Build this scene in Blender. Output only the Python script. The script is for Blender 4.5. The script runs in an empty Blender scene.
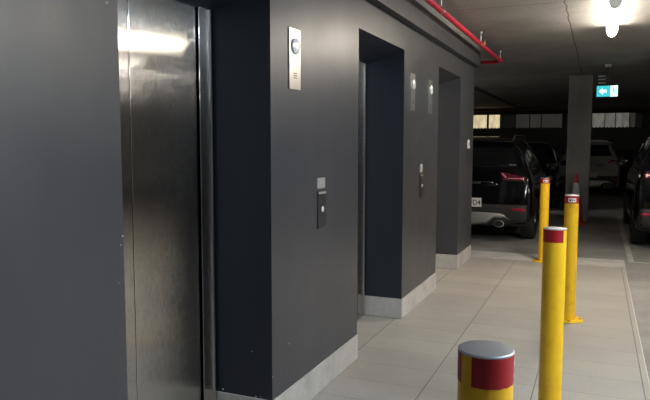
import bpy, bmesh, math, random
from mathutils import Vector, Matrix
from mathutils.bvhtree import BVHTree
random.seed(7)
PI = math.pi
scene = bpy.context.scene
COL = scene.collection
R = math.radians

# ------------------------------------------------------------------ materials
def new_mat(name):
    m = bpy.data.materials.new(name); m.use_nodes = True
    nt = m.node_tree
    return m, nt, nt.nodes['Principled BSDF']

def simple(name, col, rough=0.5, metal=0.0, spec=0.5, emit=None, estr=0.0, coat=0.0):
    m, nt, b = new_mat(name)
    b.inputs['Base Color'].default_value = (*col, 1)
    b.inputs['Roughness'].default_value = rough
    b.inputs['Metallic'].default_value = metal
    b.inputs['Specular IOR Level'].default_value = spec
    b.inputs['Coat Weight'].default_value = coat
    if emit:
        b.inputs['Emission Color'].default_value = (*emit, 1)
        b.inputs['Emission Strength'].default_value = estr
    return m

def node(nt, typ, **kw):
    n = nt.nodes.new(typ)
    for k, v in kw.items(): setattr(n, k, v)
    return n

def noise(nt, scale, detail=4, vec=None, rough=0.55):
    n = node(nt, 'ShaderNodeTexNoise')
    n.inputs['Scale'].default_value = scale
    n.inputs['Detail'].default_value = detail
    n.inputs['Roughness'].default_value = rough
    if vec is not None: nt.links.new(vec, n.inputs['Vector'])
    return n.outputs['Fac']

def ramp(nt, fac, stops):
    r = node(nt, 'ShaderNodeValToRGB')
    el = r.color_ramp.elements
    while len(el) < len(stops): el.new(0.5)
    for e, (p, c) in zip(el, stops):
        e.position = p; e.color = (*c, 1)
    nt.links.new(fac, r.inputs['Fac'])
    return r.outputs['Color']

def pos(nt):
    return node(nt, 'ShaderNodeNewGeometry').outputs['Position']

def math_(nt, op, a, b=None, c=None):
    n = node(nt, 'ShaderNodeMath', operation=op)
    for i, v in enumerate((a, b, c)):
        if v is None: continue
        if isinstance(v, (int, float)): n.inputs[i].default_value = v
        else: nt.links.new(v, n.inputs[i])
    return n.outputs[0]

def mixc(nt, fac, a, b, mode='MIX'):
    n = node(nt, 'ShaderNodeMix', data_type='RGBA', blend_type=mode)
    for sock, v in ((n.inputs['Factor'], fac), (n.inputs['A'], a), (n.inputs['B'], b)):
        if isinstance(v, (int, float)): sock.default_value = v
        elif isinstance(v, tuple): sock.default_value = (*v, 1)
        else: nt.links.new(v, sock)
    return n.outputs['Result']

def bump(nt, b, h, strength=0.2, dist=0.01):
    n = node(nt, 'ShaderNodeBump')
    n.inputs['Strength'].default_value = strength
    n.inputs['Distance'].default_value = dist
    nt.links.new(h, n.inputs['Height']); nt.links.new(n.outputs['Normal'], b.inputs['Normal'])

def paint_wall(name, c1, c2, rough=0.5):
    m, nt, b = new_mat(name)
    p = pos(nt)
    mp = node(nt, 'ShaderNodeMapping'); mp.inputs['Scale'].default_value = (1, 1, 0.22)
    nt.links.new(p, mp.inputs['Vector'])
    f = noise(nt, 2.6, 6, mp.outputs['Vector'], 0.6)
    nt.links.new(ramp(nt, f, [(0.35, c1), (0.68, c2)]), b.inputs['Base Color'])
    g = noise(nt, 5, 4, p)
    nt.links.new(math_(nt, 'MULTIPLY_ADD', g, 0.16, rough - 0.08), b.inputs['Roughness'])
    bump(nt, b, noise(nt, 55, 3, p), 0.12, 0.004)
    return m

PAINT = paint_wall('charcoal_paint', (0.044, 0.0445, 0.050), (0.055, 0.055, 0.061), 0.34)
NAVY = paint_wall('navy_charcoal_reveal', (0.011, 0.0155, 0.027), (0.014, 0.020, 0.032), 0.5)  # darker, bluer tone for the inner faces of the first two openings

def concrete(name, c1, c2, c3, scale=1.2, rough=0.85, bs=0.15):
    m, nt, b = new_mat(name)
    p = pos(nt)
    f = noise(nt, scale, 8, p, 0.62)
    col = ramp(nt, f, [(0.3, c1), (0.5, c2), (0.72, c3)])
    g = noise(nt, scale * 28, 3, p)
    col = mixc(nt, 0.35, col, ramp(nt, g, [(0.3, (0.35, 0.35, 0.35)), (0.7, (0.65, 0.65, 0.65))]), 'OVERLAY')
    nt.links.new(col, b.inputs['Base Color'])
    b.inputs['Roughness'].default_value = rough
    bump(nt, b, noise(nt, scale * 30, 4, p), bs, 0.006)
    return m

SKIRT = concrete('skirting_concrete', (0.34, 0.325, 0.30), (0.44, 0.42, 0.39), (0.53, 0.51, 0.48), 3.0)
SLAB = concrete('car_park_slab', (0.19, 0.182, 0.172), (0.26, 0.25, 0.237), (0.35, 0.34, 0.322), 1.1, 0.8, 0.3)
KERB = concrete('apron_concrete', (0.40, 0.385, 0.365), (0.52, 0.50, 0.475), (0.62, 0.60, 0.575), 4.0, 0.85, 0.6)
PILLARC = concrete('pillar_concrete', (0.13, 0.125, 0.118), (0.17, 0.163, 0.155), (0.21, 0.20, 0.19), 1.5)
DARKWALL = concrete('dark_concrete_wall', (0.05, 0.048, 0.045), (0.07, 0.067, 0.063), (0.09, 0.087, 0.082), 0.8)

LIGHTWALL = concrete('pale_painted_wall', (0.5, 0.49, 0.46), (0.56, 0.55, 0.52), (0.62, 0.61, 0.58), 0.8)

def ceiling_mat():
    m, nt, b = new_mat('ceiling_concrete')
    p = pos(nt)
    f = noise(nt, 0.9, 8, p, 0.65)
    col = ramp(nt, f, [(0.3, (0.26, 0.253, 0.24)), (0.52, (0.36, 0.352, 0.335)), (0.75, (0.46, 0.45, 0.43))])
    g = noise(nt, 24, 4, p)
    col = mixc(nt, 0.3, col, ramp(nt, g, [(0.3, (0.36, 0.36, 0.36)), (0.7, (0.64, 0.64, 0.64))]), 'OVERLAY')
    sx = node(nt, 'ShaderNodeSeparateXYZ'); nt.links.new(p, sx.inputs[0])
    wob = math_(nt, 'MULTIPLY_ADD', noise(nt, 5, 3, p), 0.05, -0.025)
    def line(axis, period, off, w):
        v = math_(nt, 'ADD', sx.outputs[axis], wob)
        t = math_(nt, 'PINGPONG', math_(nt, 'SUBTRACT', v, off), period / 2)
        return math_(nt, 'LESS_THAN', t, w)
    j = math_(nt, 'MAXIMUM', line(0, 3.6, -0.33, 0.006), line(1, 4.8, 6.33, 0.005))
    col = mixc(nt, j, col, (0.1, 0.095, 0.09))
    nt.links.new(col, b.inputs['Base Color'])
    b.inputs['Roughness'].default_value = 0.9
    bump(nt, b, noise(nt, 9, 6, p), 0.25, 0.012)
    return m
CEIL = ceiling_mat()

def tile_mat():
    m, nt, b = new_mat('floor_tiles')
    p = pos(nt)
    sx = node(nt, 'ShaderNodeSeparateXYZ'); nt.links.new(p, sx.inputs[0])
    u = math_(nt, 'DIVIDE', math_(nt, 'SUBTRACT', sx.outputs[0], -0.935), 0.622)
    v = math_(nt, 'DIVIDE', math_(nt, 'SUBTRACT', sx.outputs[1], 3.735), 0.3135)
    def edge(t, w):
        return math_(nt, 'LESS_THAN', math_(nt, 'PINGPONG', t, 0.5), w)
    jx = edge(u, 0.006); jy = edge(v, 0.013)
    fu = math_(nt, 'FLOOR', u); fv = math_(nt, 'FLOOR', v)
    cb = node(nt, 'ShaderNodeCombineXYZ')
    nt.links.new(fu, cb.inputs[0]); nt.links.new(fv, cb.inputs[1])
    wn = node(nt, 'ShaderNodeTexWhiteNoise', noise_dimensions='2D')
    nt.links.new(cb.outputs[0], wn.inputs['Vector'])
    base = ramp(nt, wn.outputs['Value'], [(0.0, (0.375, 0.352, 0.318)), (0.5, (0.392, 0.368, 0.332)), (1.0, (0.41, 0.385, 0.347))])
    f = noise(nt, 1.7, 8, p, 0.65)
    base = mixc(nt, 0.5, base, ramp(nt, f, [(0.3, (0.39, 0.385, 0.38)), (0.65, (0.56, 0.56, 0.56))]), 'OVERLAY')
    g = noise(nt, 60, 3, p)
    base = mixc(nt, 0.3, base, ramp(nt, g, [(0.3, (0.38, 0.38, 0.38)), (0.7, (0.62, 0.62, 0.62))]), 'OVERLAY')
    base = mixc(nt, math_(nt, 'MULTIPLY', jy, 0.55), base, (0.24, 0.22, 0.20))
    base = mixc(nt, math_(nt, 'MULTIPLY', jx, 0.95), base, (0.17, 0.155, 0.14))
    nt.links.new(base, b.inputs['Base Color'])
    nt.links.new(math_(nt, 'MULTIPLY_ADD', f, 0.2, 0.45), b.inputs['Roughness'])
    b.inputs['Specular IOR Level'].default_value = 0.35
    bump(nt, b, math_(nt, 'MULTIPLY', math_(nt, 'MAXIMUM', jx, jy), -1.0), 0.3, 0.003)
    return m
TILE = tile_mat()

def steel_mat(name, col, rough, aniso=0.0, rot=0.0, brush=1.25):
    m, nt, b = new_mat(name)
    p = pos(nt)
    mp = node(nt, 'ShaderNodeMapping'); mp.inputs['Scale'].default_value = (30, 160, 0.8)
    nt.links.new(p, mp.inputs['Vector'])
    f = noise(nt, 3, 3, mp.outputs['Vector'])
    c0 = tuple(c * 0.96 for c in col)
    nt.links.new(ramp(nt, f, [(0.3, c0), (0.7, col)]), b.inputs['Base Color'])
    b.inputs['Metallic'].default_value = 1
    b.inputs['Roughness'].default_value = rough
    b.inputs['Anisotropic'].default_value = aniso
    b.inputs['Anisotropic Rotation'].default_value = rot
    if aniso:
        cx = node(nt, 'ShaderNodeCombineXYZ'); cx.inputs[1].default_value = 1.0
        nt.links.new(cx.outputs[0], b.inputs['Tangent'])
        # fine vertical brush lines scatter the reflection sideways only
        m2 = node(nt, 'ShaderNodeMapping'); m2.inputs['Scale'].default_value = (1, 7000, 30)
        nt.links.new(p, m2.inputs['Vector'])
        v = math_(nt, 'MULTIPLY', math_(nt, 'SUBTRACT', noise(nt, 1.0, 2, m2.outputs['Vector']), 0.5), brush)
        c2 = node(nt, 'ShaderNodeCombineXYZ'); nt.links.new(v, c2.inputs[1])
        va = node(nt, 'ShaderNodeVectorMath', operation='ADD')
        nt.links.new(node(nt, 'ShaderNodeNewGeometry').outputs['Normal'], va.inputs[0]); nt.links.new(c2.outputs[0], va.inputs[1])
        vn = node(nt, 'ShaderNodeVectorMath', operation='NORMALIZE'); nt.links.new(va.outputs[0], vn.inputs[0])
        nt.links.new(vn.outputs[0], b.inputs['Normal'])
    return m
STEEL = steel_mat('brushed_steel', (0.60, 0.58, 0.55), 0.14, 1.0, 0.0)
STEELJ = steel_mat('jamb_steel', (0.56, 0.54, 0.51), 0.15, 1.0, 0.0)
PLATE = steel_mat('polished_plate', (0.62, 0.60, 0.57), 0.3)

YELLOW = None
def yellow_mat():
    m, nt, b = new_mat('safety_yellow_paint')
    p = pos(nt)
    f = noise(nt, 14, 5, p)
    col = ramp(nt, f, [(0.25, (0.74, 0.41, 0.008)), (0.5, (0.86, 0.50, 0.010)), (0.8, (0.90, 0.54, 0.016))])
    s = noise(nt, 70, 2, p)
    col = mixc(nt, math_(nt, 'MULTIPLY', math_(nt, 'GREATER_THAN', s, 0.72), 0.5), col, (0.25, 0.15, 0.03))
    nt.links.new(col, b.inputs['Base Color'])
    b.inputs['Roughness'].default_value = 0.38
    return m
YELLOW = yellow_mat()
TAPE = simple('red_reflective_tape', (0.38, 0.008, 0.014), 0.4)
CAPM = simple('galvanised_cap', (0.62, 0.66, 0.72), 0.45, 1.0)
LABELW = simple('white_label', (0.75, 0.72, 0.70), 0.5)
LABELP = simple('pale_grey_label', (0.27, 0.265, 0.25), 0.5)
INK = simple('dark_ink', (0.03, 0.03, 0.035), 0.6)
INKB = simple('bore_shade_black', (0.003, 0.003, 0.003), 0.9)  # black that stands in for the shade inside the exhaust pipe
BOLT = simple('zinc_bolt', (0.4, 0.38, 0.34), 0.4, 1)
REDPIPE = simple('red_pipe_paint', (0.55, 0.018, 0.05), 0.4)
DARKPIPE = simple('dark_conduit', (0.035, 0.03, 0.03), 0.5)
ZINC = simple('zinc_rod', (0.55, 0.55, 0.53), 0.4, 1)
BLACKPLASTIC = simple('black_plastic', (0.015, 0.015, 0.016), 0.5)
GREYPLASTIC = simple('grey_plastic', (0.34, 0.33, 0.31), 0.5)
SHADOWGAP = simple('door_gap_black', (0.01, 0.01, 0.01), 0.6)
WHITELINE = concrete('worn_white_line', (0.34, 0.33, 0.31), (0.46, 0.45, 0.43), (0.56, 0.55, 0.53), 6, 0.8)
STRIP = simple('pale_edge_strip', (0.62, 0.60, 0.56), 0.6)
RUBBER = simple('tyre_rubber', (0.012, 0.012, 0.012), 0.75)
RIM = simple('alloy_rim', (0.12, 0.12, 0.125), 0.35, 1)
CARBLACK = simple('black_car_paint', (0.003, 0.003, 0.004), 0.09, 0, 0.5)
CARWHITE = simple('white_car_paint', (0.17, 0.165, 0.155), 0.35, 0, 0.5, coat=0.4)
CARGLASS = simple('tinted_car_glass', (0.006, 0.007, 0.008), 0.08, 0, 0.5)
TAILRED = simple('tail_lamp_red', (0.10, 0.005, 0.018), 0.12, 0, 0.7, coat=1)
TAILPINK = simple('tail_lamp_pale_pink', (0.80, 0.30, 0.38), 0.25, 0.3)  # pale pink for the thin stripes on the tail lamps
REFLECTOR = simple('bumper_reflector_red', (0.30, 0.01, 0.04), 0.2)
SILVER = simple('silver_skid_plate', (0.30, 0.295, 0.29), 0.4, 0.5)
CHROME = simple('chrome', (0.7, 0.7, 0.7), 0.12, 1)
TRIMDARK = simple('grained_trim', (0.016, 0.016, 0.017), 0.6)
HEADL = simple('headlamp_glass', (0.35, 0.36, 0.38), 0.08, 0.6)
CONERED = simple('cone_red_pvc', (0.30, 0.012, 0.018), 0.5)
CONEWHITE = simple('cone_white_band', (0.42, 0.42, 0.42), 0.5)
DISC = simple('satin_disc', (0.72, 0.73, 0.74), 0.3, 0.15)
TUBE = simple('lit_diffuser', (0.9, 0.9, 0.9), 0.4, emit=(1.0, 0.89, 0.73), estr=118)
TUBEC = simple('lit_diffuser_cool', (0.9, 0.9, 0.9), 0.4, emit=(0.74, 0.87, 1.0), estr=190)
TUBEL = simple('lit_diffuser_lane', (0.9, 0.9, 0.9), 0.4, emit=(1.0, 0.92, 0.76), estr=60)
TUBEF = simple('lit_diffuser_far', (0.9, 0.9, 0.9), 0.4, emit=(1.0, 0.93, 0.82), estr=18)
TUBED = simple('lit_diffuser_dim', (0.9, 0.9, 0.9), 0.4, emit=(1.0, 0.93, 0.82), estr=9)
TUBES = simple('lit_diffuser_deep', (0.9, 0.9, 0.9), 0.4, emit=(1.0, 0.95, 0.88), estr=60)
EXITG = simple('exit_face_green', (0.02, 0.25, 0.25), 0.4, emit=(0.03, 0.46, 0.52), estr=1.0)
EXITW = simple('exit_face_white', (0.8, 0.85, 0.85), 0.4, emit=(0.72, 1.0, 1.0), estr=1.1)

# ------------------------------------------------------------------ mesh helpers
def link(name, me, mat=None, parent=None, smooth=False):
    o = bpy.data.objects.new(name, me)
    COL.objects.link(o)
    if mat is not None:
        for mm in (mat if isinstance(mat, (list, tuple)) else [mat]): me.materials.append(mm)
    if parent is not None: o.parent = parent
    if smooth:
        for p in me.polygons: p.use_smooth = True
    return o

def obj(name, bm, mat, parent=None, smooth=False, angle=None):
    bmesh.ops.recalc_face_normals(bm, faces=bm.faces)
    me = bpy.data.meshes.new(name); bm.to_mesh(me); bm.free()
    o = link(name, me, mat, parent, smooth or angle is not None)
    if angle is not None: me.set_sharp_from_angle(angle=R(angle))
    return o

def add_box(bm, x0, x1, y0, y1, z0, z1, bev=0.0, mi=0):
    b2 = bmesh.new()
    vs = [b2.verts.new(p) for p in ((x0,y0,z0),(x1,y0,z0),(x1,y1,z0),(x0,y1,z0),(x0,y0,z1),(x1,y0,z1),(x1,y1,z1),(x0,y1,z1))]
    for f in ((0,3,2,1),(4,5,6,7),(0,1,5,4),(1,2,6,5),(2,3,7,6),(3,0,4,7)):
        b2.faces.new([vs[i] for i in f])
    if bev: bmesh.ops.bevel(b2, geom=b2.edges[:], offset=bev, segments=2, affect='EDGES', profile=0.6)
    for f in b2.faces: f.material_index = mi
    me = bpy.data.meshes.new('tmp'); b2.to_mesh(me); b2.free(); bm.from_mesh(me); bpy.data.meshes.remove(me)

def box(x0, x1, y0, y1, z0, z1, bev=0.0):
    bm = bmesh.new(); add_box(bm, x0, x1, y0, y1, z0, z1, bev); return bm

def lathe(prof, seg=32, axis='Z', cap=True):
    """prof: list of (r, h)"""
    bm = bmesh.new(); rings = []
    for r, h in prof:
        ring = []
        for i in range(seg):
            a = 2 * PI * i / seg
            x, y = r * math.cos(a), r * math.sin(a)
            p = {'Z': (x, y, h), 'X': (h, x, y), 'Y': (x, h, y)}[axis]
            ring.append(bm.verts.new(p))
        rings.append(ring)
    for a, b in zip(rings, rings[1:]):
        for i in range(seg):
            bm.faces.new((a[i], a[(i+1) % seg], b[(i+1) % seg], b[i]))
    if cap:
        bm.faces.new(rings[0][::-1]); bm.faces.new(rings[-1])
    return bm

def move(bm, v):
    bmesh.ops.translate(bm, verts=bm.verts, vec=v); return bm

def join_bm(dst, src):
    me = bpy.data.meshes.new('tmp'); src.to_mesh(me); src.free(); dst.from_mesh(me); bpy.data.meshes.remove(me)

def tube_path(pts, r, seg=14):
    """round tube along points, mitred joints"""
    bm = bmesh.new(); pts = [Vector(p) for p in pts]; rings = []
    up = Vector((0.01, 0.02, 1)).normalized()
    for i, p in enumerate(pts):
        if i == 0: t = pts[1] - p
        elif i == len(pts) - 1: t = p - pts[i-1]
        else: t = (pts[i+1] - p).normalized() + (p - pts[i-1]).normalized()
        t.normalize()
        u = up if abs(t.dot(up)) < 0.95 else Vector((1, 0, 0))
        s = t.cross(u).normalized(); n = s.cross(t)
        rings.append([bm.verts.new(p + r * (math.cos(2*PI*k/seg) * s + math.sin(2*PI*k/seg) * n)) for k in range(seg)])
    for a, b in zip(rings, rings[1:]):
        for k in range(seg): bm.faces.new((a[k], a[(k+1) % seg], b[(k+1) % seg], b[k]))
    bm.faces.new(rings[0][::-1]); bm.faces.new(rings[-1])
    return bm

def arc_patch(r, a0, a1, z0, z1, th=0.0006, jag=0.0):
    """thin curved sticker on a cylinder of radius r (degrees)"""
    n = max(3, int(abs(a1 - a0) / 5)); bm = bmesh.new()
    cols = []
    for i in range(n + 1):
        a = R(a0 + (a1 - a0) * i / n)
        j = random.uniform(-jag, jag) if 0 < i < n else 0
        c = []
        for rr in (r, r + th):
            for z in (z0 + j, z1):
                c.append(bm.verts.new((rr * math.cos(a), rr * math.sin(a), z)))
        cols.append(c)
    for a, b in zip(cols, cols[1:]):
        bm.faces.new((a[2], b[2], b[3], a[3])); bm.faces.new((a[0], a[1], b[1], b[0]))
        bm.faces.new((a[1], a[3], b[3], b[1])); bm.faces.new((a[0], b[0], b[2], a[2]))
    for c in (cols[0], cols[-1]): bm.faces.new((c[0], c[1], c[3], c[2]))
    return bm

def prism_xz(pts, y0, y1):
    bm = bmesh.new()
    a = [bm.verts.new((x, y0, z)) for x, z in pts]; b = [bm.verts.new((x, y1, z)) for x, z in pts]
    n = len(pts)
    bm.faces.new(a); bm.faces.new(b[::-1])
    for i in range(n): bm.faces.new((a[i], b[i], b[(i+1) % n], a[(i+1) % n]))
    return bm

def text_mesh(name, body, size, mat, parent, loc, rot, align='LEFT', depth=0.001, squeeze=1.0):
    cu = bpy.data.curves.new(name, 'FONT'); cu.body = body; cu.size = size; cu.extrude = depth; cu.align_x = align
    cu.offset = size * 0.012
    t = bpy.data.objects.new('tmp', cu); COL.objects.link(t)
    dg = bpy.context.evaluated_depsgraph_get(); dg.update()
    me = bpy.data.meshes.new_from_object(t.evaluated_get(dg))
    bpy.data.objects.remove(t); bpy.data.curves.remove(cu)
    me.name = name; me.materials.clear()
    o = link(name, me, mat, parent); o.location = loc; o.rotation_euler = rot; o.scale = (squeeze, 1, 1)
    return o

def thing(name, label, cat, loc=(0, 0, 0), rz=0.0, group=None):
    o = bpy.data.objects.new(name, None); COL.objects.link(o)
    o.empty_display_size = 0.1
    o.location = loc; o.rotation_euler = (0, 0, rz)
    return tag(o, label, cat, group)

def tag(o, label, cat, group=None):
    o['label'] = label; o['category'] = cat
    if group: o['group'] = group
    return o

def struct(o, label=None):
    o['kind'] = 'structure'
    if label: o['label'] = label
    return o

def dup(root, loc, rz=0.0, label=None):
    r = root.copy(); COL.objects.link(r); r.location = loc; r.rotation_euler = (0, 0, rz)
    if label: r['label'] = label
    for ch in list(root.children):
        c = ch.copy(); COL.objects.link(c); c.parent = r
        for g in list(ch.children):
            d = g.copy(); COL.objects.link(d); d.parent = c
    return r

# ------------------------------------------------------------------ the setting
H = 2.79                       # ceiling height
WX = -1.503                    # plane of the lift wall
OPEN = [(1.74, 2.829), (4.09, 5.188), (6.425, 7.535)]
YEND = 8.415
HEAD, HEADB = 2.271, 2.172     # opening head: front edge and back edge (raked soffit)
DX = WX - 0.35                 # door plane
XL, XR, YB, YF = -8.0, 13.5, -5.0, 24.0

# floor
fl = obj('floor', box(XL, XR, YB, YF, -0.2, -0.006), SLAB); struct(fl)
bm = box(-2.2, 0.345, YB + 0.1, 8.46, -0.02, 0.0)
ft = obj('floor', bm, TILE); struct(ft, 'beige tiled walkway along the lifts')
st = obj('trim_1', box(0.345, 0.351, YB + 0.1, 8.46, -0.02, 0.001), STRIP); struct(st)
ap = obj('floor', box(-7.9, 0.36, 8.46, 9.02, -0.02, -0.001), KERB); struct(ap, 'rough concrete strip past the tiles')
# ceiling
ce = obj('ceiling', box(XL, XR, YB, YF, H, H + 0.2), CEIL); struct(ce)
# lift wall with three raked openings
bm = bmesh.new()
edges = [YB] + [v for o in OPEN for v in o] + [YEND]
blocks = [(edges[i], edges[i+1]) for i in range(0, len(edges), 2)]
for y0, y1 in blocks: add_box(bm, -2.0, WX, y0, y1, 0, H)
for y0, y1 in OPEN:
    join_bm(bm, prism_xz([(WX, HEAD), (WX, H), (-2.0, H), (-2.0, HEADB - 0.03), (DX, HEADB)], y0, y1))
add_box(bm, -4.6, -2.0, YB, YEND, 0, H)
bmesh.ops.recalc_face_normals(bm, faces=bm.faces)
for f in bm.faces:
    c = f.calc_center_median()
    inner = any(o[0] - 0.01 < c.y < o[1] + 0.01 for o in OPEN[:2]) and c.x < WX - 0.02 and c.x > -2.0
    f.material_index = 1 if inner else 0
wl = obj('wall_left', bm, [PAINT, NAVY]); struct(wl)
# paint chips on its edges
bm = bmesh.new()
chips = [(WX, 1.735, 1.18, .005), (WX, 1.725, 1.15, .004), (WX, 3.02, .42, .006), (WX, 2.834, .30, .005), (WX, 4.085, .30, .005),
         (WX, 4.08, .24, .004), (WX, 1.69, 1.96, .004), (WX, 3.0, .29, .003), (WX, 1.71, 1.02, .003)]
for x, y, z, r in chips:
    c = lathe([(r * .4, 0), (r * .6, 0.0004)], 7, 'X'); move(c, (x + 0.0002, y, z)); join_bm(bm, c)
for x, z, r in ((-1.62, .42, .005), (-1.80, .19, .009), (-1.60, .18, .007), (-1.57, .185, .004)):
    c = lathe([(r * .6, -0.0004), (r * .4, 0)], 7, 'Y'); move(c, (x, 2.829 - 0.0002, z)); join_bm(bm, c)
obj('paint_chip', bm, LABELW, wl)
# skirting
SK = 0.174
bm = bmesh.new()
for i, (y0, y1) in enumerate(blocks):
    add_box(bm, -1.84, WX + 0.005, y0 - (0.005 if i else 0), y1 + 0.005, 0.002, SK, 0.003)
add_box(bm, -4.6, -1.84, YEND - 0.2, YEND + 0.005, 0.002, SK, 0.003)
struct(obj('baseboard_left', bm, SKIRT))
# bulkhead above the openings
struct(obj('trim_2', box(WX - 0.02, -1.43, YB, YEND, 2.48, 2.677, 0.003), PAINT), 'charcoal bulkhead above the lift openings')

struct(obj('trim_5', box(WX - 0.02, -1.447, YB, YEND, 2.677, H), PILLARC), 'bare concrete strip between bulkhead and ceiling')

# lift doors
def lift_door(n, y0, y1):
    jw = 0.115 if n == 1 else 0.16
    bm = bmesh.new()
    add_box(bm, DX - 0.06, DX + 0.012, y0, y0 + jw, 0.0, HEADB + 0.01, 0.003)     # left jamb
    add_box(bm, DX - 0.06, DX + 0.012, y1 - jw, y1 - 0.034, 0.0, HEADB + 0.01, 0.003)   # right jamb
    root = obj('door_%d' % n, bm, STEELJ); struct(root, 'brushed steel lift door frame')
    a, b = y0 + jw, y1 - jw
    seam = 2.215 - 1.74 + y0
    obj('door_panel', box(DX - 0.03, DX - 0.006, a + 0.004, seam - 0.0012, 0.008, HEADB, 0.0025), STEEL, root)
    obj('door_panel', box(DX - 0.026, DX - 0.004, seam, b - 0.003, 0.008, HEADB, 0.0025), STEEL, root)
    obj('edge_strip', box(DX - 0.03, DX + 0.022, y1 - 0.032, y1 - 0.018, 0.0, HEADB, 0.002), PLATE, root)
    obj('sill', box(DX - 0.1, DX + 0.03, a, b, 0.001, 0.006, 0.001), PLATE, root)
    obj('gap', box(DX - 0.09, DX - 0.055, y0, y1, 0.0, HEADB), SHADOWGAP, root)
for i, (y0, y1) in enumerate(OPEN): lift_door(i + 1, y0, y1)

# far walls
bm = bmesh.new()
WZ0, WZ1 = 2.06, 2.55
wins = [(-6.4, -1.20), (-0.245, 1.32)]
add_box(bm, XL, XR, YF, YF + 0.2, 0, WZ0); add_box(bm, XL, XR, YF, YF + 0.2, WZ1, H)
xs = [XL, wins[0][0], wins[0][1], wins[1][0], wins[1][1], XR]
for i in (0, 2, 4): add_box(bm, xs[i], xs[i+1], YF, YF + 0.2, WZ0, WZ1)
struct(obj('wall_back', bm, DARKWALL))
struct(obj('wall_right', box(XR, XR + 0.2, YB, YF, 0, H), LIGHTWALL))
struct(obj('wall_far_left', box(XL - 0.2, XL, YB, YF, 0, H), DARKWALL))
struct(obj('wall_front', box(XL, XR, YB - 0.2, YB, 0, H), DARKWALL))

# high strip windows in the back wall
def winmat(name, col, s):
    m, nt, b = new_mat(name)
    p = pos(nt)
    mp = node(nt, 'ShaderNodeMapping'); mp.inputs['Scale'].default_value = (3.0, 1, 1.2); nt.links.new(p, mp.inputs['Vector'])
    f = noise(nt, 2.0, 3, mp.outputs['Vector'])
    nt.links.new(ramp(nt, f, [(0.3, tuple(c * .5 for c in col)), (0.65, col)]), b.inputs['Emission Color'])
    b.inputs['Base Color'].default_value = (0.2, 0.2, 0.18, 1)
    b.inputs['Roughness'].default_value = 0.3
    b.inputs['Emission Strength'].default_value = s
    return m
W_WARM = winmat('warm_daylit_glass', (1.0, 0.82, 0.50), 0.62)
W_GREY = winmat('grey_daylit_glass', (0.62, 0.60, 0.52), 0.17)
W_DIM = winmat('dim_glass', (0.55, 0.53, 0.47), 0.03)
W_DARK = simple('unlit_glass', (0.012, 0.012, 0.013), 0.3)
def strip_window(n, x0, x1, panes):
    bm = bmesh.new()
    add_box(bm, x0, x1, YF - 0.03, YF + 0.1, WZ0 - 0.04, WZ0); add_box(bm, x0, x1, YF - 0.03, YF + 0.1, WZ1, WZ1 + 0.04)
    k = x0
    while k < x1 - 0.05:                       # notched lower edge
        add_box(bm, k, k + 0.05, YF - 0.045, YF - 0.005, WZ0 - 0.05, WZ0 + 0.025); k += 0.12
    for a, _, _ in panes: add_box(bm, a - 0.012, a + 0.012, YF - 0.02, YF + 0.08, WZ0, WZ1)
    root = obj('window_%d' % n, bm, BLACKPLASTIC); struct(root)
    for a, b, mm in panes:
        obj('pane', box(a + 0.012, b - 0.012, YF + 0.03, YF + 0.05, WZ0, WZ1), mm, root)
strip_window(1, *wins[0], [(-6.4, -5.4, W_WARM), (-5.4, -4.42, W_WARM), (-4.42, -3.80, W_WARM), (-3.74, -3.32, W_WARM), (-3.32, -2.78, W_DARK),
                           (-2.78, -2.30, W_DIM), (-2.30, -1.90, W_DIM), (-1.90, -1.20, W_DIM)])
strip_window(2, *wins[1], [(-0.245, 0.17, W_GREY), (0.17, 0.50, W_GREY), (0.50, 0.93, W_GREY), (0.93, 1.12, W_DIM), (1.12, 1.32, W_DARK)])

# pillar
pil = struct(obj('pillar', box(-0.555, -0.14, 13.05, 13.5, 0, H, 0.012), PILLARC))

# bay marking
struct(obj('trim_3', box(0.405, 0.475, 8.92, 14.5, -0.02, -0.004), WHITELINE), 'worn white bay line on the slab')
struct(obj('trim_4', box(0.475, 3.4, 8.92, 8.975, -0.02, -0.004), WHITELINE), 'thin pale line across the bay mouth')

# ------------------------------------------------------------------ lights
CAPWHITE = simple('white_end_cap', (0.8, 0.79, 0.76), 0.5)
DIFFSIDE = {}
for tm in (TUBE, TUBEC, TUBEL, TUBEF, TUBED, TUBES):      # diffuser sides; emission of TUBE's sides lowered to calm the glow on the ceiling
    sm = tm.copy(); sm.name = tm.name + '_side_emission'
    e = sm.node_tree.nodes['Principled BSDF'].inputs['Emission Strength']; e.default_value *= 0.22 if tm is TUBE else 1.0
    DIFFSIDE[tm.name] = sm
def batten(loc, label, tubemat):
    t = thing('ceiling_light', label, 'light', loc, 0, 'tube lights on the car park ceiling')
    bm = prism_xz([(-.042, H), (.042, H), (.046, H - .05), (-.046, H - .05)], -1.1, 0.79)
    obj('housing', bm, GREYPLASTIC, t)
    prof = [(.056 * math.cos(a), H - .05 - .078 * math.sin(a)) for a in [PI * k / 12 for k in range(13)]]
    dm = prism_xz(prof, -0.80, 0.75); bmesh.ops.recalc_face_normals(dm, faces=dm.faces)
    for fc in dm.faces: fc.material_index = 1 if abs(fc.normal.x) > .72 else 0
    obj('diffuser', dm, [tubemat, DIFFSIDE[tubemat.name]], t, angle=40)
    prof = [(.057 * math.cos(a), H - .05 - .08 * math.sin(a)) for a in [PI * k / 12 for k in range(13)]]
    obj('end_cap', prism_xz(prof, -0.84, -0.80), CAPWHITE, t, angle=40)
    obj('end_cap', prism_xz(prof, 0.75, 0.79), GREYPLASTIC, t, angle=40)
    return t
batten((0.09, 6.97, 0), 'lit tube light on the ceiling above the yellow posts', TUBE)
batten((2.2, 2.2, 0), 'cool white tube light above the driving lane, nearest the viewer', TUBEC)
batten((2.45, 4.9, 0), 'tube light above the driving lane beside the second yellow post', TUBEL)
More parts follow.
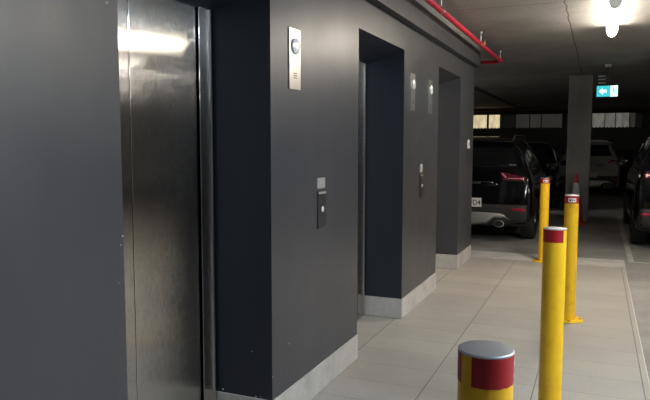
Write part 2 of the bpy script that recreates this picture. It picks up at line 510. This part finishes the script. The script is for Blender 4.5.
batten((6.4, 5.4, 0), 'tube light deep in the car park beyond the driving lane', TUBES)
batten((10.8, 6.4, 0), 'tube light near the pale wall at the far right side', TUBES)
batten((2.1, 8.6, 0), 'tube light on the ceiling above the tail of the dark car at the right', TUBEF)
batten((-4.3, 12.8, 0), 'tube light above the parked cars behind the end of the lift wall', TUBES)
batten((4.3, 12.0, 0), 'tube light on the ceiling beyond the driving lane at the right', TUBED)

# ------------------------------------------------------------------ bollards
BH = 1.07
def bollard(loc, label, tape, lab=None, plate_rot=0.0):
    t = thing('bollard', label, 'bollard', loc, 0, 'yellow safety bollards beside the tiled walkway')
    r = 0.0572
    obj('post', lathe([(r, 0.008), (r, BH - 0.006)], 48), YELLOW, t, angle=40)
    obj('cap', lathe([(r + .0012, BH - 0.005), (r + .0012, BH - 0.002), (r - .0015, BH), (r * .6, BH + .0015), (r * .2, BH + .002)], 48), CAPM, t, angle=30)
    tp = obj('reflective_tape', arc_patch(r, *tape, BH - 0.068, BH - 0.0055, 0.0008, 0.0012), TAPE, t, angle=30)
    if lab is not None:
        lb = obj('label', arc_patch(r + .0008, lab - 30, lab + 34, BH - 0.056, BH - 0.022, 0.0006), LABELW, tp, angle=30)
        bm = arc_patch(r + .0014, lab - 22, lab - 6, BH - 0.048, BH - 0.031, 0.0004)
        join_bm(bm, arc_patch(r + .0014, lab - 1, lab + 6, BH - 0.048, BH - 0.031, 0.0004))
        join_bm(bm, arc_patch(r + .0014, lab + 10, lab + 26, BH - 0.042, BH - 0.036, 0.0004))
        obj('print', bm, INK, lb)
    bm = lathe([(.128, 0.0005), (.128, .008), (.124, .010)], 40)
    bp = obj('base_plate', bm, YELLOW, t, angle=30)
    for k in range(4):
        a = plate_rot + PI / 4 + k * PI / 2
        c = lathe([(.009, .009), (.009, .016), (.006, .018)], 6); move(c, (.098 * math.cos(a), .098 * math.sin(a), 0))
        obj('bolt', c, BOLT, bp)
    return t
bollard((-0.203, 1.342, 0), 'nearest yellow bollard, cut off low at the front with a dark red band', (-110, 220), 28)
bollard((-0.188, 3.442, 0), 'tall yellow bollard with a plain bright red band, second from the front', (-10, 318), None)
bollard((-0.190, 5.745, 0), 'yellow bollard with a round base flange and white label, in front of the pillar', (-150, 205), -86, -0.65)
bollard((-0.606, 8.52, 0), 'farthest and thinnest yellow bollard, next to the black car at the tile edge', (-150, 205), -78, 0.3)

# ------------------------------------------------------------------ traffic cone
t = thing('traffic_cone', 'red traffic cone with a white band standing against the concrete pillar', 'cone', (-0.36, 12.80, -0.006))
obj('base', box(-.19, .19, -.19, .19, 0, .04, .012), CONERED, t)
def cr(z): return .145 - (.145 - .028) * (z - .04) / .92
obj('cone_body', lathe([(cr(.04) + .02, .038), (cr(.06), .06), (cr(.93), .93), (.022, .96), (.012, .962)], 32), CONERED, t, angle=40)
obj('white_band', lathe([(cr(.50) + .002, .50), (cr(.78) + .002, .78)], 32, cap=False), CONEWHITE, t, smooth=True)

# ------------------------------------------------------------------ wall plates
def lantern(y, label):
    t = thing('lift_indicator', label, 'indicator panel', (WX, y, 1.785), 0, 'steel lift indicator plates on the charcoal wall')
    obj('plate', box(0, 0.006, -0.068, 0.068, 0, 0.32, 0.002), PLATE, t)
    c = lathe([(.012, .006), (.012, .010)], 16, 'X'); join_bm(c, lathe([(.038, .006), (.043, .008), (.043, .013), (.038, .017), (.018, .019)], 28, 'X'))
    move(c, (0, 0.002, 0.228)); obj('lamp_disc', c, DISC, t, angle=35)
    bm = bmesh.new()
    for k in range(3): add_box(bm, .006, .0066, -.02, .02, .06 + k * .012, .064 + k * .012)
    obj('speaker_slot', bm, INK, t)
lantern(3.098, 'shiny steel indicator plate with round lamp right of the nearest lift')
lantern(5.452, 'indicator plate with round lamp just right of the middle lift opening')
lantern(6.085, 'indicator plate with round lamp just left of the farthest lift opening')
PANELM = simple('call_panel_dark', (0.085, 0.085, 0.09), 0.32, 0.7)
def call_panel(y, label):
    t = thing('call_panel', label, 'call button panel', (WX, y, 1.0), 0, 'lift call button panels')
    obj('plate', box(0, .008, -.058, .058, 0, .222, .003), PANELM, t)
    obj('top_strip', box(.008, .0092, -.054, .054, .204, .214), GREYPLASTIC, t)
    c = lathe([(.017, .008), (.017, .012), (.013, .014)], 24, 'X'); move(c, (0, 0, .112)); obj('button', c, DISC, t, angle=35)
    c = lathe([(.024, .008), (.024, .010), (.02, .011)], 24, 'X'); move(c, (0, 0, .112)); obj('button_ring', c, INK, t, angle=35)
call_panel(3.458, 'dark call button panel on the wall between the nearest and middle lifts')
call_panel(5.785, 'dark call button panel on the wall between the middle and farthest lifts')
def notice(y, z0, z1, w, label, m, cat, lines=3):
    t = thing('notice_label', label, cat, (WX, y, z0))
    obj('backing', box(0, .0015, -w, w, 0, z1 - z0, .0004), m, t)
    bm = bmesh.new(); h = z1 - z0
    for k in range(lines): add_box(bm, .0015, .0019, -w * .8, w * (.8 - .25 * (k % 2)), h * (.2 + .6 * k / max(1, lines)), h * (.2 + .6 * k / max(1, lines)) + h * .07)
    obj('print', bm, GREYPLASTIC, t)
notice(3.458, 1.235, 1.298, .058, 'small pale grey notice above the call panel nearest the viewer', LABELP, 'label')
notice(5.785, 1.235, 1.31, .05, 'small grey notice above the farther call panel', GREYPLASTIC, 'label')
t = thing('light_switch', 'small white switch plate on the wall by the far end corner', 'switch', (WX, 8.09, 1.44))
obj('plate', box(0, .009, -.06, .06, 0, .11, .003), simple('white_switch_plastic', (0.75, 0.74, 0.72), 0.35), t)
obj('rocker', box(.009, .013, -.02, .02, .035, .075, .002), LABELP, t)

# ------------------------------------------------------------------ red fire pipe
PX, PZ = -1.298, 2.65
t = thing('fire_pipe', 'red fire sprinkler pipe hung under the ceiling along the lift wall', 'pipe', (PX, 0, 0))
pts = [(0, YB + .1, PZ), (0, 9.26, PZ), (-.012, 9.305, PZ), (-.05, 9.335, PZ), (-.09, 9.34, PZ), (-.80, 9.34, PZ)]
obj('main_pipe', tube_path(pts, .025), REDPIPE, t, angle=40)
bm = lathe([(.031, 9.18), (.034, 9.20), (.034, 9.25), (.031, 9.27)], 16, 'Y'); move(bm, (0, 0, PZ)); obj('coupling', bm, REDPIPE, t, angle=40)
for y in (1.6, 3.6, 5.6, 7.62, 9.22):
    c = lathe([(.031, -.012), (.031, .012)], 16, 'Y'); move(c, (0, y, PZ))
    h = obj('clamp', c, ZINC, t, angle=40)
    c = lathe([(.006, PZ + .02), (.006, H)], 8); move(c, (0, y, 0)); join_bm(c, move(lathe([(.018, H - .02), (.018, H)], 10), (0, y, 0)))
    obj('hanger_rod', c, ZINC, h, angle=40)
c = lathe([(.010, PZ + .02), (.010, PZ + .07), (.02, PZ + .075), (.02, PZ + .085), (.008, PZ + .10)], 10); move(c, (0, 7.9, 0))
obj('sprinkler_head', c, simple('brass', (0.5, 0.3, 0.12), 0.35, 1), t, angle=40)

# darker service pipes at the back
tag(obj('conduit', tube_path([(-2.29, 8.9, 2.6), (-2.29, 20.6, 2.6), (-2.2, 20.75, 2.6), (3.5, 20.75, 2.6)], .035), DARKPIPE, None, angle=40),
    'thin dark conduit running back under the ceiling past the black car', 'pipe')
t = thing('service_pipe', 'dull dark red pipe across the ceiling above the strip windows', 'pipe', (0, 22.8, 0))
obj('main_pipe', tube_path([(-7.8, 0, 2.66), (2.4, 0, 2.66)], .04), simple('dull_red_pipe', (0.10, 0.012, 0.014), 0.5), t, angle=40)
for x in (-5, -3.2, -1.5, .8, 1.9):
    c = lathe([(.012, 2.66), (.012, H)], 8); move(c, (x, 0, 0)); obj('hanger_rod', c, DARKPIPE, t)

# ------------------------------------------------------------------ exit sign
t = thing('exit_sign', 'lit green exit sign with white arrow and running figure, hung from the ceiling', 'sign', (0.098, 11.5, 0))
z0, z1 = 2.262, 2.452
obj('housing', box(-.165, .165, -.02, .02, z0, z1, .008), BLACKPLASTIC, t)
fc = obj('face', box(-.157, .042, -.024, -.019, z0 + .008, z1 - .008, .001), EXITG, t)
fw = obj('figure_field', box(.046, .157, -.024, -.019, z0 + .008, z1 - .008, .001), EXITW, t)
zc = (z0 + z1) / 2
bm = prism_xz([(-.125, zc), (-.065, zc + .055), (-.065, zc + .022), (-.008, zc + .022), (-.008, zc - .022), (-.065, zc - .022), (-.065, zc - .055)], -.0255, -.0235)
obj('arrow', bm, EXITW, fc)
bm = move(lathe([(.012, -.0255), (.012, -.0235)], 14, 'Y'), (.096, 0, zc + .058))
for q in ([(.085, .042), (.108, .036), (.104, -.004), (.086, .0)], [(.086, .038), (.066, .018), (.072, .012), (.09, .028)], [(.106, .036), (.126, .016), (.120, .008), (.102, .024)],
          [(.086, .002), (.096, -.002), (.082, -.036), (.062, -.060), (.054, -.052), (.072, -.032)], [(.094, .002), (.106, -.002), (.118, -.03), (.112, -.066), (.102, -.066), (.106, -.032)]):
    join_bm(bm, prism_xz([(x, zc + z) for x, z in q], -.0255, -.0235))
add_box(bm, .138, .146, -.0255, -.0235, zc - .07, zc + .07)
obj('running_figure', bm, EXITG, fw)
obj('mount', box(-.02, .02, -.015, .015, z1, H - .04, .003), BLACKPLASTIC, t)
obj('ceiling_plate', box(-.05, .05, -.03, .03, H - .045, H, .004), GREYPLASTIC, t)
bm = bmesh.new()
for k in range(3): add_box(bm, -.14, -.03, -.018, .018, z1 + .03 + k * .055, z1 + .052 + k * .055, .003)
obj('bracket_fin', bm, simple('pale_bracket', (0.25, 0.3, 0.3), 0.4), t)

# ------------------------------------------------------------------ cars
def loft_car(scale_h=1.0, w=0.917):
    k = w / 0.91
    S = [  # y, zb, half width, belt, roof, roof half width
        (0.00, .40, .78, .58, .66, .66), (0.03, .30, .86, .70, .78, .76), (0.075, .27, .89, .95, 1.06, .79), (0.15, .25, .905, 1.02, 1.17, .77),
        (0.34, .24, .91, 1.04, 1.47, .66), (0.50, .23, .91, 1.04, 1.57, .62), (1.20, .23, .91, 1.03, 1.62, .62), (1.95, .23, .91, 1.02, 1.62, .62),
        (2.45, .23, .91, 1.01, 1.57, .62), (3.05, .23, .905, 1.00, 1.14, .68), (3.25, .23, .90, .98, 1.05, .74), (3.95, .24, .88, .88, .96, .72),
        (4.22, .28, .84, .74, .84, .68), (4.35, .38, .70, .58, .64, .58)]
    bm = bmesh.new(); rings = []
    for (y, zb, hw, belt, roof, rw) in S:
        hw *= k; rw *= k
        belt2, roof2 = belt * scale_h, roof * scale_h
        m = zb + (belt2 - zb) * .5
        half = [(hw * .55, zb), (hw * .93, zb + .01), (hw, zb + .10), (hw * 1.0, m), (hw * .985, zb + (belt2 - zb) * .8), (hw * .955, belt2),
                (rw + (hw * .93 - rw) * .12, belt2 + (roof2 - belt2) * .86), (rw * .84, roof2 - .006), (rw * .4, roof2 + .012)]
        ring = [bm.verts.new((x, y, z)) for x, z in half] + [bm.verts.new((-x, y, z)) for x, z in reversed(half)]
        rings.append(ring)
    n = len(rings[0])
    for a, b in zip(rings, rings[1:]):
        for i in range(n): bm.faces.new((a[i], a[(i+1) % n], b[(i+1) % n], b[i]))
    bm.faces.new(rings[0][::-1]); bm.faces.new(rings[-1])
    bmesh.ops.recalc_face_normals(bm, faces=bm.faces)
    me = bpy.data.meshes.new('body'); bm.to_mesh(me); bm.free()
    o = bpy.data.objects.new('tmp_body', me); COL.objects.link(o)
    md = o.modifiers.new('s', 'SUBSURF'); md.levels = 2; md.render_levels = 2
    cut = bmesh.new()
    for y in (0.80, 3.42):
        for s in (-1, 1):
            c = lathe([(.375, .62 * s), (.375, 1.3 * s)], 32, 'X'); move(c, (0, y, .335)); join_bm(cut, c)
    bmesh.ops.recalc_face_normals(cut, faces=cut.faces)
    cm = bpy.data.meshes.new('cut'); cut.to_mesh(cm); cut.free()
    co = bpy.data.objects.new('tmp_cut', cm); COL.objects.link(co)
    mb = o.modifiers.new('b', 'BOOLEAN'); mb.operation = 'DIFFERENCE'; mb.object = co; mb.solver = 'EXACT'
    dg = bpy.context.evaluated_depsgraph_get(); dg.update()
    out = bpy.data.meshes.new_from_object(o.evaluated_get(dg))
    bpy.data.objects.remove(o); bpy.data.objects.remove(co); bpy.data.meshes.remove(me); bpy.data.meshes.remove(cm)
    out.name = 'body'
    for p in out.polygons: p.use_smooth = True
    out.set_sharp_from_angle(angle=R(40))
    return out

def bvh_of(me):
    return BVHTree.FromPolygons([v.co.copy() for v in me.vertices], [list(p.vertices) for p in me.polygons])

def decal(bvh, corners, direction, off=0.004, th=0.006, nu=10, nv=6):
    """surface-following panel: the quad «corners» (outside the body) is thrown on to the body along direction"""
    d = Vector(direction).normalized(); bm = bmesh.new(); A, B, Cc, D = [Vector(c) for c in corners]
    grid = []
    for j in range(nv + 1):
        row = []
        for i in range(nu + 1):
            u, v = i / nu, j / nv
            p = (A * (1-u) + B * u) * (1-v) + (D * (1-u) + Cc * u) * v
            hit = bvh.ray_cast(p, d)
            q = hit[0] if hit[0] is not None else p + d * 0.5
            row.append((q - d * off, q - d * (off - th)))
        grid.append(row)
    F = [[bm.verts.new(c[0]) for c in r] for r in grid]; Bk = [[bm.verts.new(c[1]) for c in r] for r in grid]
    for j in range(nv):
        for i in range(nu):
            bm.faces.new((F[j][i], F[j][i+1], F[j+1][i+1], F[j+1][i])); bm.faces.new((Bk[j][i], Bk[j+1][i], Bk[j+1][i+1], Bk[j][i+1]))
    for i in range(nu):
        for j in (0, nv): bm.faces.new((F[j][i], Bk[j][i], Bk[j][i+1], F[j][i+1]))
    for j in range(nv):
        for i in (0, nu): bm.faces.new((F[j][i], F[j+1][i], Bk[j+1][i], Bk[j][i]))
    return bm

WHEEL = None
def wheel_meshes():
    prof = [(.205, -.10), (.30, -.108), (.325, -.098), (.338, -.07), (.338, .07), (.325, .098), (.30, .108), (.205, .10)]
    bm = lathe(prof, 40, 'X', cap=False)
    t = bpy.data.meshes.new('tyre'); bmesh.ops.recalc_face_normals(bm, faces=bm.faces); bm.to_mesh(t); bm.free(); t.materials.append(RUBBER)
    bm = lathe([(.215, -.09), (.215, .09), (.195, .085), (.19, .03), (.05, .055), (.03, .058)], 32, 'X')
    for k in range(5):
        a = 2 * PI * k / 5
        b2 = box(.03, .085, .03, .20, -.028, .028, .008)
        bmesh.ops.rotate(b2, verts=b2.verts, matrix=Matrix.Rotation(a, 3, 'X')); join_bm(bm, b2)
    r = bpy.data.meshes.new('rim'); bmesh.ops.recalc_face_normals(bm, faces=bm.faces); bm.to_mesh(r); bm.free(); r.materials.append(RIM)
    for me in (t, r):
        for p in me.polygons: p.use_smooth = True
        me.set_sharp_from_angle(angle=R(35))
    return t, r
TYRE, RIMM = wheel_meshes()

def car(label, loc, rz, paint, scale_h=1.0, plate=None, w=0.917, cat='car'):
    t = thing('car', label, cat, loc, rz)
    me = loft_car(scale_h, w); bvh = bvh_of(me); sh = scale_h
    body = link('body', me, paint, t)
    for y in (.80, 3.42):
        for s in (-1, 1):
            o = link('wheel', TYRE, None, t); o.location = (s * (w - .115), y, .338)
            if s < 0: o.rotation_euler = (0, 0, PI)
            link('rim', RIMM, None, o)
    # glass
    obj('rear_window', decal(bvh, [(-.68, -.3, 1.16*sh), (.68, -.3, 1.16*sh), (.56, -.3, 1.47*sh), (-.56, -.3, 1.47*sh)], (0, 1, 0), .005), CARGLASS, t, smooth=True)
    obj('windscreen', decal(bvh, [(-.68, 3.0, 2.2), (.68, 3.0, 2.2), (.56, 2.52, 2.2), (-.56, 2.52, 2.2)], (0, 0, -1), .005), CARGLASS, t, smooth=True)
    for s in (-1, 1):
        for ya, yb, yc, yd in ((.52, .98, .98, .66), (1.02, 1.85, 1.85, 1.02), (1.90, 2.88, 2.42, 1.90)):
            obj('side_window', decal(bvh, [(s * 1.4, ya, 1.06*sh), (s * 1.4, yb, 1.06*sh), (s * 1.4, yc, 1.47*sh), (s * 1.4, yd, 1.47*sh)], (-s, 0, 0), .005), CARGLASS, t, smooth=True)
        b2 = box(s * (w - .02), s * (w + .17), 2.56, 2.68, 1.03*sh, 1.16*sh, .03) if s > 0 else box(-(w + .17), -(w - .02), 2.56, 2.68, 1.03*sh, 1.16*sh, .03)
        obj('side_mirror', b2, paint, t, angle=60)
        # tail lamp: a hooked cluster that narrows outwards then wraps round the corner
        tl = obj('tail_lamp', decal(bvh, [(s * .48, -.3, .96*sh), (s * .80, -.3, .955*sh), (s * .80, -.3, 1.015*sh), (s * .43, -.3, 1.09*sh)], (0, 1, 0), .012, .02, 14, 4), TAILRED, t, smooth=True)
        obj('lamp_stripe', decal(bvh, [(s * .455, -.3, 1.055*sh), (s * .52, -.3, .995*sh), (s * .535, -.3, 1.012*sh), (s * .47, -.3, 1.07*sh)], (0, 1, 0), .016, .006, 8, 2), TAILPINK, tl, smooth=True)
        obj('lamp_stripe', decal(bvh, [(s * .55, -.3, .985*sh), (s * .78, -.3, .985*sh), (s * .78, -.3, .998*sh), (s * .55, -.3, .998*sh)], (0, 1, 0), .016, .006, 8, 2), TAILPINK, tl, smooth=True)
        obj('reflector', decal(bvh, [(s * .64, -.3, .515), (s * .82, -.3, .50), (s * .82, -.3, .545), (s * .60, -.3, .555)], (0, 1, 0), .008, .012, 8, 2), REFLECTOR, t, smooth=True)
        obj('head_lamp', decal(bvh, [(s * .45, 4.8, .70*sh), (s * .80, 4.8, .73*sh), (s * .80, 4.8, .84*sh), (s * .45, 4.8, .79*sh)], (0, -1, 0), .008, .014, 8, 3), HEADL, t, smooth=True)
        # roof rail
        obj('roof_rail', tube_path([(s * .56, .62, 1.55*sh), (s * .56, .75, 1.635*sh), (s * .56, 2.1, 1.65*sh), (s * .56, 2.35, 1.575*sh)], .014, 8), TRIMDARK, t, angle=60)
        ridge = [(s * (.16 + .05 * k), .055 + .9 * max(0, .05 * k - .08) ** 2, (.90 - .002 * k) * sh) for k in range(9)]
        obj('tailgate_ridge', tube_path(ridge, .034, 20), paint, t, smooth=True)
        # exhaust: oval chrome tip with its dark hollow painted as a black disc
        c = lathe([(.052, -.03), (.052, .10), (.044, .10), (.044, -.03), (.052, -.03)], 24, 'Y', cap=False)
        bmesh.ops.scale(c, vec=(1.45, 1, 1), verts=c.verts); move(c, (s * .455, -.022, .315))
        ex = obj('exhaust', c, CHROME, t, angle=40)
        c = lathe([(.0445, -.024), (.0445, -.018)], 20, 'Y'); bmesh.ops.scale(c, vec=(1.45, 1, 1), verts=c.verts); move(c, (s * .455, -.022, .315))
        obj('exhaust_bore', c, INKB, ex)
    # rear bumper lower trim and silver skid plate
    obj('bumper_trim', decal(bvh, [(-.84, -.3, .30), (.84, -.3, .30), (.84, -.3, .60), (-.84, -.3, .60)], (0, 1, 0), .004, .02, 24, 6), TRIMDARK, t, smooth=True)
    bm = bmesh.new(); N = 28; F = []; 
    for i in range(N + 1):
        x = -.60 + 1.20 * i / N; e = abs(x) / .60
        top = .475 - .015 * e ** 2 - (.06 * max(0, e - .85) / .15); bot = .29 + .10 * min(1, max(0, e - .45) / .15) - .01 * math.cos(e * 8)
        if bot > top - .02: bot = top - .02
        y = -.028 + .05 * e ** 2
        F.append([bm.verts.new((x, y, top)), bm.verts.new((x, y - .012, top - .03)), bm.verts.new((x, y - .006, bot + .03)), bm.verts.new((x, y + .03, bot)), bm.verts.new((x, y + .10, bot)), bm.verts.new((x, y + .10, top))])
    for a, b in zip(F, F[1:]):
        for i in range(6): bm.faces.new((a[i], b[i], b[(i+1) % 6], a[(i+1) % 6]))
    bm.faces.new(F[0]); bm.faces.new(F[-1][::-1])
    obj('skid_plate', bm, SILVER, t, angle=35)
    # tailgate details
    obj('garnish', decal(bvh, [(-.34, -.3, .905*sh), (.34, -.3, .905*sh), (.34, -.3, .935*sh), (-.34, -.3, .935*sh)], (0, 1, 0), .012, .018, 16, 2), CHROME, t, smooth=True)
    obj('spoiler', box(-.58, .58, .36, .62, 1.525*sh, 1.565*sh, .015), paint, t, angle=60)
    obj('rear_wiper', tube_path([(0, .145, 1.17*sh), (-.12, .12, 1.21*sh), (-.40, .17, 1.22*sh)], .009, 8), BLACKPLASTIC, t)
    pl = obj('number_plate', box(-.186, .186, -.032, -.022, .557, .691, .003), LABELW if plate else GREYPLASTIC, t)
    if plate:
        text_mesh('plate_number', plate, .115, INK, pl, (.175, -.0325, .582), (PI / 2, 0, 0), 'RIGHT', .001, .80)
    return t
car('black car with number plate ending D4 and red tail lamp, parked past the lift wall', (-1.78, 9.76, -.006), 0, CARBLACK, 1.0, 'FD4')
car('dark car at the right edge of the picture, beside the white bay line', (1.40, 9.85, -.006), 0, CARBLACK, 1.08)
car('dark car facing forward behind the black car, seen left of the pillar', (-1.72, 19.3, -.006), PI, CARBLACK, .95)
car('pale white car in the gloom far behind the pillar', (-.20, 19.6, -.006), 0, CARWHITE, 1.0, None, .80)
car('dark car farthest back on the right, beside the pale white car', (1.75, 19.0, -.006), PI / 120, CARBLACK, .98)

# ------------------------------------------------------------------ world, camera, view
w = bpy.data.worlds.new('World'); scene.world = w; w.use_nodes = True
w.node_tree.nodes['Background'].inputs[0].default_value = (0.02, 0.021, 0.024, 1)
w.node_tree.nodes['Background'].inputs[1].default_value = 0.3
f, yaw, pitch, roll = 637.51, 0.403801, 0.088465, 0.001567
cy, sy = math.cos(yaw), math.sin(yaw)
fw = Vector((-sy * math.cos(pitch), cy * math.cos(pitch), -math.sin(pitch)))
r = Vector((cy, sy, 0)); u = r.cross(fw)
c, s = math.cos(roll), math.sin(roll)
r2 = c * r + s * u; u2 = -s * r + c * u
cam = bpy.data.cameras.new('Camera'); co = bpy.data.objects.new('Camera', cam); COL.objects.link(co)
cam.sensor_width = 36; cam.lens = f * 36 / 650; cam.clip_start = 0.05; cam.clip_end = 100
M = Matrix((r2, u2, -fw)).transposed().to_4x4(); M.translation = (0, 0, 1.5)
co.matrix_world = M
scene.camera = co
vs = scene.view_settings
vs.view_transform = 'Standard'; vs.look = 'None'; vs.gamma = 1; vs.use_curve_mapping = False
vs.exposure = 0.42
